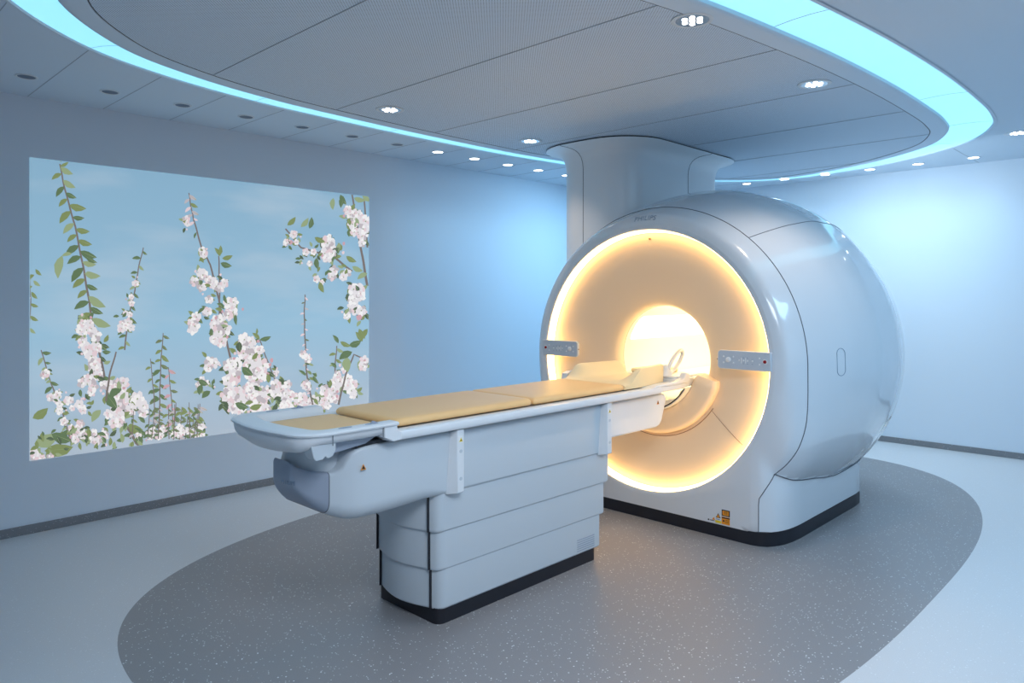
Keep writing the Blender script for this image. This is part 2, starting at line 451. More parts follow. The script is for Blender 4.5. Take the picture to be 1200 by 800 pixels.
ysf = pchip([-90,-42,-39,-36,-30,-24,-16,0], [3.985,3.985,4.005,4.04,4.085,4.115,4.13,4.13])
def ysm(k):
    c_, s_ = theta(k, 4.1); return ysf(max(-90, min(0, math.degrees(math.asin(s_)))))
def pt(k, y, d=0):
    c_, s_ = theta(k, y); r = rho(k, y)[0]+d
    return (XC+r*c_, y, ZB+r*s_)
# front cover
rows = []
for r, y in ((.842, 4.02), (.842, 3.990), (.846, 3.977), (.852, 3.974)):
    rows.append([(XC+r*theta(k, 3.975)[0], y, ZB+r*theta(k, 3.975)[1]) for k in range(NT)])
for f in (.25, .6, .9):
    row = []
    for k in range(NT):
        c_, s_ = theta(k, 3.975); r = .852+(rho(k, 3.975)[0]-.852)*f; row.append((XC+r*c_, 3.974, ZB+r*s_))
    rows.append(row)
nf = 12
for j in range(nf+1):
    t_ = (j/nf)**1.8
    rows.append([pt(k, 3.975+(ysm(k)-3.975)*t_) for k in range(NT)])
G().loft(rows, True, False, False).mk('front_cover', M['shell'], mri, smooth=60)
# rear part: round body and base side panels
yr = list(np.linspace(0, 1, 34))
top = G(); basep = G(); V = []; flag = []
ylist = []
for t_ in yr: ylist.append(t_)
rowsV = []
for t_ in ylist:
    rowsV.append([(pt(k, ysm(k)+(5.455-ysm(k))*t_), rho(k, ysm(k)+(5.455-ysm(k))*t_)[1]) for k in range(NT)])
for y in (5.47, 5.55, 5.65, 5.75, 5.84, 5.92, 5.98, 6.03, 6.08, 6.11, 6.14, 6.155, 6.16):
    rowsV.append([(pt(k, y), False) for k in range(NT)])
for (r, y) in ((.44, 6.165), (.37, 6.16), (.35, 6.12)):
    rowsV.append([((XC+r*theta(k, 6.0)[0], y, ZB+r*theta(k, 6.0)[1]), False) for k in range(NT)])
av = [p for r in rowsV for p, _ in r]; fa, fb = [], []
for i in range(len(rowsV)-1):
    for j in range(NT):
        k = (j+1) % NT; q = (i*NT+j, i*NT+k, (i+1)*NT+k, (i+1)*NT+j)
        nb = sum([rowsV[i][j][1], rowsV[i][k][1], rowsV[i+1][k][1], rowsV[i+1][j][1]])
        (fb if nb >= 2 else fa).append(q)
def used(v, f):
    ids = sorted({i for q in f for i in q}); mp = {a: b for b, a in enumerate(ids)}
    return [v[i] for i in ids], [tuple(mp[i] for i in q) for q in f]
v, f = used(av, fa); mk('body_cover', v, f, M['shell'], mri, smooth=50)
v, f = used(av, fb); mk('base_cover', v, f, M['shell'], mri, smooth=50)
# plinth
pl = []
ysl = [3.975,3.985,4.01,4.06,4.12,4.2,4.3,5.2,5.32,5.40,5.44,5.46]
right = [(XC+wp(y)+.001, y) for y in ysl]; left = [(XC-wp(y)-.001, y) for y in reversed(ysl)]
G().prism(right+left, 'z', .0, ZP+.004).mk('plinth', M['black'], mri, smooth=40)
# seams
g = G()
K0, K1 = int((90+UC)/360*NT), int((270-UC)/360*NT)+1
g.tube([pt(k % NT, ysm(k % NT), .0006) for k in range(K0, K1)], .0028, 6)
for k in (int(NT*(90+50)/360), int(NT*(90+130)/360)):
    g.tube([pt(k+int(0), y, .0003) for y in np.linspace(4.13, 5.6, 30)], .0022, 6)
for s in (-1, 1):
    pts = []
    for y in np.linspace(4.04, 5.44, 40):
        pts.append((XC+s*(wp(y)+.005), y, zseam(y)-.002))
    g.tube(pts, .003, 6)
g.mk('panel_seam', M['gap'], mri)
# ring light, funnel
TH = np.linspace(0, 2*PI, 144, endpoint=False)
def ring(r, y): return [(XC+r*math.cos(a), y, ZB+r*math.sin(a)) for a in TH]
G().loft([ring(.8415, 3.984), ring(.838, 4.00), ring(.834, 4.020), ring(.830, 4.043)], True, False, False).mk('ring_light', M['ring'], mri, smooth=60)
fprof = [(.832,4.046),(.822,4.047),(.80,4.046),(.76,4.049),(.70,4.058),(.62,4.076),(.54,4.099),(.47,4.122),(.42,4.142),(.385,4.160),(.362,4.180),(.352,4.205),(.350,4.24)]
fp = pchip([-a for a, b in fprof], [b for a, b in fprof])
fr = list(np.linspace(.832, .352, 40))+[.3505]
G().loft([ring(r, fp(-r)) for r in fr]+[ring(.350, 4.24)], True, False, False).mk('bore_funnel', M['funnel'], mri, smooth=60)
G().loft([ring(.350, y) for y in np.linspace(4.24, 6.13, 8)], True, False, False).mk('bore_liner', M['bore'], mri, smooth=60)
g = G(); g.tube([(XC+.3505*math.cos(a), 4.243, ZB+.3505*math.sin(a)) for a in TH], .0016, 5, True); g.mk('bore_seam', M['gapwarm'], mri)
# light strips along the bore
for a0, a1 in ((18, 50), (130, 162)):
    rows = []
    for a in np.radians(np.linspace(a0, a1, 8)):
        rows.append([(XC+.345*math.cos(a), 4.30, ZB+.345*math.sin(a)), (XC+.345*math.cos(a), 6.0, ZB+.345*math.sin(a))])
    G().loft(rows, False).mk('bore_light', M['strip'], mri, smooth=60)
# collar around the lower bore (table dock)
rows = []
A0, A1 = math.radians(-14), math.radians(-166)
nc = 48
for i in range(nc+1):
    a = A0+(A1-A0)*i/nc
    e = min(1, min(i, nc-i)/2.0); e = .86+.14*math.sin(e*PI/2)
    ca, sa = math.cos(a), math.sin(a)
    yb_ = 4.19
    yf = 4.058; row = []
    mid = .402; hw = .084*e
    for r, y in ((mid-hw, yb_), (mid-hw, yf+.03), (mid-hw+.012, yf+.009), (mid-hw+.03, yf), (mid+hw-.03, yf), (mid+hw-.010, yf+.006), (mid+hw, yf+.022), (mid+hw, yb_)):
        y2 = y if y == yb_ else y+(1-e)*.12
        row.append((XC+r*ca, y2, ZB+r*sa))
    rows.append(row)
G().loft(rows, True, True, True).mk('docking_collar', M['funnel'], mri, smooth=45)
g = G()
g.tube([(XC+.507*math.cos(a), fp(-.507)-.001, ZB+.507*math.sin(a)) for a in np.linspace(math.radians(-34), math.radians(-146), 40)], .0022, 6)
for a in (math.radians(-36), math.radians(-144)):
    g.tube([(XC+r*math.cos(a), fp(-r)-.0005, ZB+r*math.sin(a)) for r in np.linspace(.507, .80, 12)], .0016, 6)
g.mk('funnel_seam', M['gapwarm'], mri)
# patient support inside the bore
rows = []
for y in (4.0, 4.3, 6.0):
    row = []
    for a in np.radians(np.linspace(-28, -152, 25)):
        row.append((XC+.333*math.cos(a), y, ZB+.333*math.sin(a)))
    for x_, z_ in ((-.255, .845), (-.235, .80), (-.12, .765), (0, .758), (.12, .765), (.235, .80), (.255, .845)):
        row.append((XC+x_, y, z_))
    rows.append(row)
G().loft(rows).mk('bore_bridge', M['bore'], mri, smooth=40)
g = G(); g.tube([(XC+.333*math.cos(a), 3.997, ZB+.333*math.sin(a)+.012) for a in np.radians(np.linspace(-32, -90, 16))], .004, 6)
g.mk('bridge_slot', M['black'], mri)
# small sensor dot above the bore
G().tube([(XC, 4.035, ZB+.79), (XC, 4.060, ZB+.79)], .006, 12).mk('sensor', M['gapwarm'], mri)
# consoles
def console(s):
    xa, xb = XC+s*.535, XC+s*.862
    lo, hi = min(xa, xb), max(xa, xb)
    cz0, cz1 = 1.012, 1.122
    cor = (0, 1, 1, 0) if s > 0 else (1, 0, 0, 1)
    t = G().prism(rrect(lo, hi, cz0, cz1, .022, 6, cor), 'y', 3.952, 3.974).mk('control_panel', M['console'], mri, smooth=40, bevel=.005, seg=3)
    def X(u): return xa+(xb-xa)*u
    zc_ = (cz0+cz1)/2
    red = G(); red.tube([(X(.90), 3.952, zc_), (X(.90), 3.945, zc_)], [.0095, .0085], 14); red.mk('stop_button', M['red'], t)
    rg = G(); rg.tube([(X(.90)+.0125*math.cos(a), 3.9515, zc_+.0125*math.sin(a)) for a in np.linspace(0, 2*PI, 18, endpoint=False)], .0025, 6, True); rg.mk('stop_button_collar', M['button'], t)
    j = G(); j.tube([(X(.215), 3.952, zc_), (X(.215), 3.948, zc_), (X(.215), 3.945, zc_), (X(.215), 3.943, zc_)], [.0155, .0155, .012, .004], 16); j.mk('joystick', M['button'], t)
    for u, dz in ((.12, .018), (.12, -.018), (.31, .018), (.31, -.018), (.80, .018), (.80, -.018), (.42, 0), (.505, 0), (.58, -.001), (.67, 0)):
        b_ = G(); b_.tube([(X(u), 3.952, zc_+dz), (X(u), 3.949, zc_+dz)], [.0052, .0042], 10); b_.mk('button', M['button'], t)
    for u in (.465, .543): G().box(X(u)-.0022, X(u)+.0022, 3.950, 3.953, zc_-.016, zc_+.016).mk('indicator_bar', M['button'], t, smooth=0)
    for u, dz in ((.505, .017), (.505, -.018), (.58, .017), (.58, -.018), (.67, .010), (.67, -.018)):
        G().box(X(u)-.005, X(u)+.005, 3.9505, 3.953, zc_+dz-.0015, zc_+dz+.0015).mk('indicator_mark', M['tabledark'], t, smooth=0)
    G().box(xa-s*.004-.003, xa-s*.004+.003, 3.957, 3.963, zc_-.003, zc_+.003).mk('screw', M['gapwarm'], t, smooth=0)
console(1); console(-1)
def text(body, size, m, name, parent, loc, rot, ext=.0008):
    cu = bpy.data.curves.new(name, 'FONT'); cu.body = body; cu.size = size; cu.extrude = ext
    cu.align_x = 'CENTER'; cu.align_y = 'CENTER'; cu.space_character = 1.06
    tmp = bpy.data.objects.new('tmp', cu); C.objects.link(tmp)
    bpy.context.view_layer.update()
    me = bpy.data.meshes.new_from_object(tmp.evaluated_get(bpy.context.evaluated_depsgraph_get()))
    bpy.data.objects.remove(tmp); me.materials.clear(); me.materials.append(m)
    o = bpy.data.objects.new(name, me); C.objects.link(o)
    base = Vector((0, 0, 0)); p = parent
    while p is not None: base += Vector(p.location); p = p.parent
    o.parent = parent; o.location = Vector(loc)-base; o.rotation_euler = rot
    return o
# maker lettering on the upper rim, laid on the rounded shoulder
tabs = [(0.0, .862, 3.974), (.018, .880, 3.975)]
for yy in np.concatenate([np.linspace(3.976, 4.0, 14), np.linspace(4.005, 4.12, 24)]):
    l0, r0, y0 = tabs[-1]; r1 = rp(float(yy)); tabs.append((l0+math.hypot(r1-r0, yy-y0), r1, float(yy)))
def rim_pt(x, s):
    """point on the shoulder at arc length s outward from the ring"""
    l = [q[0] for q in tabs]; r = float(np.interp(s, l, [q[1] for q in tabs])); y = float(np.interp(s, l, [q[2] for q in tabs]))
    dx = (x-XC)/.93; return Vector((XC+r*math.sin(dx), y, ZB+r*math.cos(dx)))
lt = text('PHILIPS', .050, M['logo'], 'raised_lettering', mri, (0, 0, 0), (0, 0, 0), .0006)
for vv in lt.data.vertices:
    lx, ly, lz = vv.co
    a = rim_pt(XC+lx, .060+ly); r_ = math.hypot(a.x-XC, a.z-ZB); d = .0012+lz
    vv.co = a+Vector(((a.x-XC)/r_*d*.7, -d*.7, (a.z-ZB)/r_*d*.7))-Vector(mri.location)
lt.location = (0, 0, 0)
# oval grip recess on the right flank
def flank(y, z):
    r = rp(y); return (XC+math.sqrt(max(r*r-(z-ZB)**2, .01))+.001, y, z)
oy, oz = 4.39, 1.055
pts = []
for a in np.linspace(0, 2*PI, 40, endpoint=False):
    pts.append(flank(oy+.034*math.cos(a), oz+(.048 if math.sin(a) > 0 else -.048)+.032*math.sin(a)))
G().tube(pts, .0020, 6, True).mk('grip_outline', M['logo'], mri)
# warning labels near the plinth
yl = 3.9725
def lab(poly, m, name, dy=0): return G().prism(poly, 'y', yl-dy-.0006, yl+.002).mk(name, m, mri, smooth=0)
lab([(-2.118,.133),(-2.066,.133),(-2.066,.170),(-2.118,.170)], M['ink'], 'warning_label')
lab([(-2.112,.138),(-2.072,.138),(-2.072,.164),(-2.112,.164)], M['orange'], 'warning_label', .0006)
for zz in (.146, .152, .157): lab([(-2.104,zz),(-2.080,zz),(-2.080,zz+.002),(-2.104,zz+.002)], M['ink'], 'printed_line', .0012)
lab([(-2.118,.084),(-2.066,.084),(-2.066,.128),(-2.118,.128)], M['orange'], 'warning_label')
lab([(-2.118,.119),(-2.066,.119),(-2.066,.126),(-2.118,.126)], M['ink'], 'printed_line', .0006)
lab(disc((-2.105,.104), .006, 8), M['ink'], 'printed_mark', .0006)
for zz in (.096, .103, .110): lab([(-2.095,zz),(-2.072,zz),(-2.072,zz+.002),(-2.095,zz+.002)], M['ink'], 'printed_line', .0006)
lab([(-2.160,.084),(-2.121,.084),(-2.121,.098),(-2.160,.098)], M['yellow'], 'warning_label')
lab([(-2.158,.100),(-2.126,.100),(-2.126,.112),(-2.158,.112)], M['labelwhite'], 'warning_label')
lab([(-2.155,.104),(-2.129,.104),(-2.129,.108),(-2.155,.108)], M['labelblue'], 'printed_line', .0006)
lab([(-2.156,.114),(-2.126,.114),(-2.141,.142)], M['ink'], 'warning_triangle')
lab([(-2.151,.117),(-2.131,.117),(-2.141,.136)], M['orange'], 'warning_triangle', .0006)
lab([(-2.180,.097),(-2.162,.097),(-2.171,.113)], M['orange'], 'warning_triangle')
lab(disc((-2.205,.092), .005, 8), M['ink'], 'printed_mark')
lab([(-2.196,.090),(-2.168,.090),(-2.168,.093),(-2.196,.093)], M['ink'], 'printed_line')

# ---------------------------------------------------------------- patient table
tab = empty('patient_table', (XC, 2.6, 0), 'long pale grey patient table on a telescoping pedestal in front of the scanner', 'patient table')
def tier(hw, y0, y1, z0, z1, name):
    """pedestal tier: bowed foot end, flat sides"""
    def outline(o):
        P = [(XC+hw-o, y1-o), (XC-hw+o, y1-o)]
        Lf = []
        rc = .045
        Lf.append((XC-hw+o, y0+rc+.02))
        for i in range(7):
            a = math.radians(180+75*i/6); Lf.append((XC-hw+o+rc+rc*math.cos(a), y0+rc+.015+rc*math.sin(a)))
        nb = 9; xa = XC-hw+o+rc*.9; xb = XC+hw-o-rc*.9
        for i in range(1, nb):
            t_ = i/nb; x = xa+(xb-xa)*t_; Lf.append((x, y0+o-.045*math.sin(PI*t_)+.01))
        for i in range(7):
            a = math.radians(285+75*i/6); Lf.append((XC+hw-o-rc+rc*math.cos(a), y0+rc+.015+rc*math.sin(a)))
        Lf.append((XC+hw-o, y0+rc+.02))
        return P+Lf
    rows = [[(x, y, z) for x, y in outline(o)] for z, o in ((z0, .006), (z0+.006, .001), (z0+.012, 0), (z1, .0))]
    t = G().loft(rows).mk(name, M['table'], tab, smooth=30)
    for s in (-1, 1):
        xx = XC+s*(hw-.046); G().box(xx-.0016, xx+.0016, y0-.0015, y0+.01, z0+.002, z1).mk('corner_seam', M['black'], t, smooth=0)
    return t
G().prism([(x, y) for x, y in rrect(XC-.225, XC+.225, 2.05, 3.185, .04, 5)], 'z', 0, .07).mk('plinth', M['black'], tab)
t0 = tier(.232, 2.035, 3.195, .066, .30, 'pedestal_tier')
tier(.238, 2.022, 3.225, .241, .45, 'pedestal_tier')
tier(.246, 2.010, 3.255, .412, .62, 'pedestal_tier')
g = G()
for i in range(6):
    z = .083+.0115*i; g.box(XC+.231, XC+.2335, 3.005, 3.150, z, z+.0045)
g.mk('ventilation_grille', M['tabledark'], t0, smooth=0)
# beam: one lofted hull from the nose to the dock end
st = []
def hull_row(y, hw, b, t, rb, flare=0):
    row = []; rt = .015
    def arc(cx, cz, r1, r2, a0, a1, n_=6):
        for i in range(n_+1):
            a = math.radians(a0+(a1-a0)*i/n_); row.append((XC+cx+r1*math.cos(a), y, cz+r2*math.sin(a)))
    arc(hw-rt, t-rt, rt, rt, 90, 0, 4)
    arc(hw-rb, b+rb*1.0, rb, rb, 0, -90, 8)
    arc(-hw+rb, b+rb*1.0, rb, rb, -90, -180, 8)
    arc(-hw+rt, t-rt, rt, rt, 180, 90, 4)
    return row
hwf = pchip([1.430,1.434,1.443,1.463,1.493,1.535,1.58,1.63,1.69,1.76,2.02,2.1,3.3],[.062,.074,.092,.122,.155,.193,.224,.245,.256,.258,.257,.256,.256])
btf = pchip([1.424,1.44,1.486,1.536,1.59,1.643,1.75,1.9,1.98,2.05,2.1,3.3],[.735,.69,.628,.586,.562,.552,.553,.560,.568,.576,.579,.586])
tpf = pchip([1.424,1.44,1.47,1.50,1.54,1.57,1.60,1.64,1.7,3.3],[.802,.782,.765,.757,.754,.772,.825,.846,.85,.85])
rbf = pchip([1.424,1.5,1.6,1.7,1.9,2.0,2.06,3.3],[.01,.045,.07,.075,.07,.05,.02,.005])
def hull(ys_): return [hull_row(y, hwf(y), btf(y), tpf(y), min(rbf(y), hwf(y)*.8)) for y in ys_]
G().loft(hull([1.5305,1.545,1.56,1.575,1.59,1.605,1.62,1.64,1.66,1.70,1.75,1.82,1.9,1.95,1.99,2.03,2.08,2.6,3.2,3.262])).mk('beam', M['table'], tab, smooth=40)
G().loft(hull([1.430,1.432,1.436,1.442,1.449,1.458,1.47,1.485,1.50,1.515,1.5295])).mk('nose_cap', M['tabledark'], tab, smooth=50)  # grey cap; part of its darkness is shading put into the colour
# grey bowl between nose and tray
rows = []
for z, a, b2 in ((.74,.175,.165),(.775,.17,.16),(.81,.16,.15),(.84,.15,.14),(.885,.15,.14)):
    rows.append([(XC+a*math.cos(t_), 1.61+b2*math.sin(t_), z) for t_ in np.linspace(0, 2*PI, 40, endpoint=False)])
G().loft(rows).mk('pivot_bowl', M['table'], tab, smooth=60)
G().tube([(x+.0, 1.5300, z) for x, y, z in [(p[0]+(.0006 if p[0] > XC else -.0006), p[1], p[2]) for p in hull_row(1.53, hwf(1.53), btf(1.53), tpf(1.53), rbf(1.53))]], .0014, 5).mk('nose_seam', M['gap'], tab, smooth=0)
text('PHILIPS', .022, M['logo'], 'faint_lettering', tab, (XC+.055, 1.4275, .712), (math.radians(84), 0, math.radians(16)), .0006)
# hinge bracket and clip under the tray
G().prism([(1.395,.893),(1.50,.893),(1.50,.862),(1.485,.842),(1.465,.836),(1.455,.846),(1.445,.836),(1.415,.834),(1.405,.848)], 'x', XC+.225, XC+.285).mk('hinge_bracket', M['table'], tab, bevel=.003)
G().prism([(1.50,.885),(1.72,.885),(1.66,.858),(1.56,.846),(1.52,.842),(1.51,.855)], 'x', XC-.2, XC+.245).mk('slide_block', M['tabledark'], tab, bevel=.004)
G().box(XC-.24, XC+.24, 1.62, 3.80, .846, .864).mk('shadow_gap', M['black'], tab, smooth=0)  # black slab puts the shade below the tabletop into colour
# foot tray
def tray_outline(o, of, n=8, y1=1.765):
    """o = inset on sides, of = inset at the front"""
    r = max(.02, .13-o); x0, x1, y0 = XC-.325+o, XC+.325-o, 1.325+of
    out = [(x1, y1)]
    for i in range(n+1):
        a = math.radians(0-90*i/n); out.append((x1-r+r*math.cos(a), y0+r+r*math.sin(a)))
    for i in range(1, 8):
        t_ = i/8; out.append((x1-r+(x0+r-x1+r)*t_, y0-.022*math.sin(PI*t_)))
    for i in range(n+1):
        a = math.radians(-90-90*i/n); out.append((x0+r+r*math.cos(a), y0+r+r*math.sin(a)))
    out.append((x0, y1)); return out
rows = []
seq = [(.9051,.085,.125,0),(.9201,.083,.12,0),(.934,.078,.110,0),(.9405,.070,.100,0),(.942,.06,.088,0),(.942,.012,.012,0),(.940,.004,.004,0),(.935,0,0,0),(.929,.002,.002,0),(.926,.012,.012,0),
       (.915,.014,.010,0),(.893,.017,.016,0),(.872,.022,.028,0),(.852,.032,.048,0),(.836,.050,.075,0),(.826,.085,.11,0),(.822,.14,.17,0)]
for qi, (z, o, of, low) in enumerate(seq):
    row = []
    for x, y in tray_outline(o, of):
        f_ = min(1, max(0, (y-1.345)/.10)); f_ = f_*f_*(3-2*f_); zz = .926-(.926-z)*(1-.58*f_) if qi > 9 else z
        row.append((x, y, zz))
    rows.append(row)
g = G(); g.loft(rows, False)
# floor of the tray and closing end faces of the two arms
fl = [(x, y, .898) for x, y in tray_outline(.085, .125)]
g.add(fl, [tuple(range(len(fl)))])
for side in (0, len(rows[0])-1):
    vs = [r[side] for r in rows]; g.add(vs, [tuple(range(len(vs)))])
tray = g.mk('foot_tray', M['tablewhite'], tab, smooth=40)
for s in (-1, 1):
    for y in (1.54, 1.66):
        G().prism([(XC+s*.285+.012*math.cos(a), y+.030*math.sin(a)) for a in np.linspace(0, 2*PI, 20, endpoint=False)], 'z', .941, .9432).mk('grip_pad', M['tabledark'], tray)
    G().prism([(1.655,.942),(1.69,.942),(1.672,.952),(1.664,.953)], 'x', XC+s*.285-.004, XC+s*.285+.004).mk('tab_pin', M['tabledark'], tray)
g = G()
for yy in (1.469, 1.696): G().box(XC+.3115, XC+.3135, yy-.001, yy+.001, .888, .926).mk('tray_seam', M['gap'], tray, smooth=0)
# tabletop slab with side rails
def slab(y0, y1, sec, name, m, **k):
    rows = [[(XC+x, y0, z) for x, z in sec], [(XC+x, y1, z) for x, z in sec]]
    return G().loft(rows).mk(name, m, tab, **k)
h = .312
half = [(h-.014,.862),(h-.004,.866),(h,.873),(h,.892),(h-.004,.899),(h-.012,.902),(h-.055,.902),(h-.07,.893)]
sec = half+[(-x, z) for x, z in reversed(half)]
slab(1.742, 3.70, sec, 'tabletop', M['tablewhite'], smooth=35)
# step between tray arm and tabletop
for s in (-1, 1):
    G().prism([(1.70,.941),(1.752,.941),(1.760,.935),(1.764,.915),(1.772,.904),(1.785,.899),(1.785,.868),(1.745,.864),(1.70,.885)], 'x', XC+s*.255, XC+s*.317).mk('arm_step', M['tablewhite'], tab, bevel=.003)
# head end block
G().prism([(3.262,.652),(3.73,.652),(3.765,.662),(3.79,.685),(3.835,.80),(3.838,.822),(3.828,.84),(3.80,.848),(3.262,.848)], 'x', XC-.254, XC+.254).mk('head_end_block', M['tablewhite'], tab, smooth=30, bevel=.012, seg=3)
tri = lambda y, z, s: [(y-s, z-s*.8), (y+s, z-s*.8), (y, z+s)]
def side_tri(x, y, z, s, m1, m2, par):
    a = G().prism(tri(y, z, s), 'x', x, x+.0012).mk('warning_triangle', m1, par, smooth=0)
    G().prism(tri(y, z-.0005, s*.62), 'x', x+.001, x+.0018).mk('triangle_print', m2, a, smooth=0)
side_tri(XC+.254, 3.745, .800, .013, M['orange'], M['ink'], tab)
side_tri(XC+.258, 1.640, .770, .013, M['orange'], M['ink'], tab)
# side brackets
for yb0, yb1 in ((2.100, 2.140), (3.185, 3.225)):
    vs = []
    x0, x1 = XC+.250, XC+.296
    br = G().add([(x0, yb0-.032, .60), (x0, yb0-.006, .845), (x0, yb1, .845), (x0, yb1, .575), (x0, yb0-.030, .575),
                  (x1, yb0, .583), (x1, yb0, .862), (x1, yb1, .862), (x1, yb1, .583)],
                 [(0,1,6,5),(1,2,7,6),(5,6,7,8),(2,3,8,7),(3,4,5,8),(4,0,5),(0,4,3,2,1)]).mk('side_bracket', M['tablewhite'], tab, smooth=30, bevel=.004)
    ym = (yb0+yb1)/2
    for z in (.765, .645):
        G().tube([(x1-.001, ym, z), (x1+.0015, ym, z)], .008, 14).mk('screw_cover', M['table'], br)
    G().box(x1, x1+.0008, ym-.014, ym+.014, .800, .832).mk('sticker', M['labelwhite'], br, smooth=0)
    G().prism(tri(ym, .815, .010), 'x', x1+.0006, x1+.0014).mk('warning_triangle', M['yellow'], br, smooth=0)
    G().prism(tri(ym, .814, .004), 'x', x1+.0012, x1+.0018).mk('triangle_print', M['ink'], br, smooth=0)
# ---------------------------------------------------------------- mattresses
def cushion(y0, y1, hw, z0, z1, name, label, cut=.02, r=.016, par=None):
    pr = [(z0, .006), (z0+.004, .001), (z0+r*.7, 0), (z1-r, .0), (z1-r*.5, .004), (z1-r*.15, .011), (z1, .022), (z1+.003, .07), (z1+.004, .14)]
    rows = []
    for z, o in pr: rows.append([(x, y, z) for x, y in rrect(XC-hw+o, XC+hw-o, y0+o, y1-o, max(cut-o*.3, .006), 5)])
    o_ = G().loft(rows).mk(name, M['mattress'], par, smooth=50)
    if label: tag(o_, label, 'cushion', 'cushions on the patient table')
    return o_
cushion(1.448, 1.80, .218, .900, .912, 'foot_cushion', 'thin orange beige cushion inside the foot tray', .03, .008)
cushion(1.815, 2.655, .238, .9025, .935, 'leg_cushion', 'orange beige cushion next to the foot tray, left half of the bed', .03)
cushion(2.662, 3.42, .238, .9025, .935, 'back_cushion', 'orange beige cushion between leg cushion and raised headrest', .015)
# headrest cushion: cradle with raised wings
NU, NV = 28, 30
def head_z(u, v):
    """u -1..1 across, v 0..1 along; upper surface height"""
    au = abs(u)
    wing = max(0, (au-.42)/.58); wing = wing*wing*(3-2*wing)
    t_ = min(1, max(0, (v-.06)/.30)); ramp = t_*t_*(3-2*t_)
    e = min(1, min(1-v, 1)/.03); 
    return .938+.085*wing*ramp
g = G(); rows = []
for j in range(NV+1):
    v_ = j/NV; y = 3.427+.50*v_; row = []
    ee = .006*(1-min(1, min(v_, 1-v_)/.04))
    for i in range(NU+1):
        u_ = -1+2*i/NU; hw = .242-.065*min(1, max(0, (v_-.3)/.7))
        zz = head_z(u_, v_)-ee-(.010 if i in (0, NU) else .003 if i in (1, NU-1) else 0)
        row.append((XC+u_*hw, y, zz))
    row.append((XC+hw*.985, y, .904)); row.append((XC-hw*.985, y, .904))
    rows.append(row)
hd = g.loft(rows).mk('headrest_cushion', M['pillow'], None, smooth=60)
tag(hd, 'pale yellow headrest cushion with raised side wings at the scanner end', 'cushion')
# head frame of the table top
g = G()
g.box(XC-.30, XC+.30, 3.62, 3.99, .866, .902)
g.mk('head_frame', M['tablewhite'], tab, bevel=.01, seg=3)
for s in (-1, 1):
    G().prism([(3.62,.90),(3.99,.90),(4.03,.915),(4.03,.955),(3.99,.965),(3.96,.93),(3.90,.915),(3.66,.912)] if s > 0 else
              [(3.50,.90),(4.03,.90),(4.03,.965),(3.55,.965),(3.51,.955)], 'x', XC+s*.262, XC+s*.305).mk('side_guard', M['tablewhite'], tab, bevel=.006)
G().prism([(3.95,.862),(4.10,.872),(4.16,.905),(4.16,.925),(3.95,.925)], 'x', XC-.24, XC+.28).mk('end_cradle', M['tablewhite'], tab, bevel=.01, seg=3)
# coil tray and loop handle
coil = empty('head_coil_base', (XC+.06, 4.03, .925), 'white coil base with oval loop handle at the bore end of the table', 'coil')
G().prism(rrect(XC-.19, XC+.255, 3.95, 4.32, .05, 6), 'z', .925, .937).mk('base_plate', M['tablewhite'], coil, bevel=.003)
G().prism(rrect(XC-.12, XC+.10, 3.97, 4.26, .05, 6), 'z', .937, .965).mk('coil_pad', M['pillow'], coil, bevel=.012, seg=3)
hx, hy = XC+.165, 3.98
rows = []
for z, a, b2 in ((.937,.034,.050),(.955,.030,.045),(.985,.022,.030),(1.0,.016,.02),(1.006,.008,.01)):
    rows.append([(hx+a*math.cos(t_), hy+b2*math.sin(t_), z) for t_ in np.linspace(0, 2*PI, 20, endpoint=False)])
G().loft(rows).mk('handle_foot', M['tablewhite'], coil, smooth=60)
pts = []
for t_ in np.linspace(0, 2*PI, 36, endpoint=False):
    u = .105*math.cos(t_); v_ = .052*math.sin(t_)
    pts.append((hx+.012+v_*.3, hy+.09+u*.80-v_*.55, 1.022+u*.52+v_*.80))
G().tube(pts, .0115, 10, True).mk('loop_handle', M['tablewhite'], coil, smooth=60)

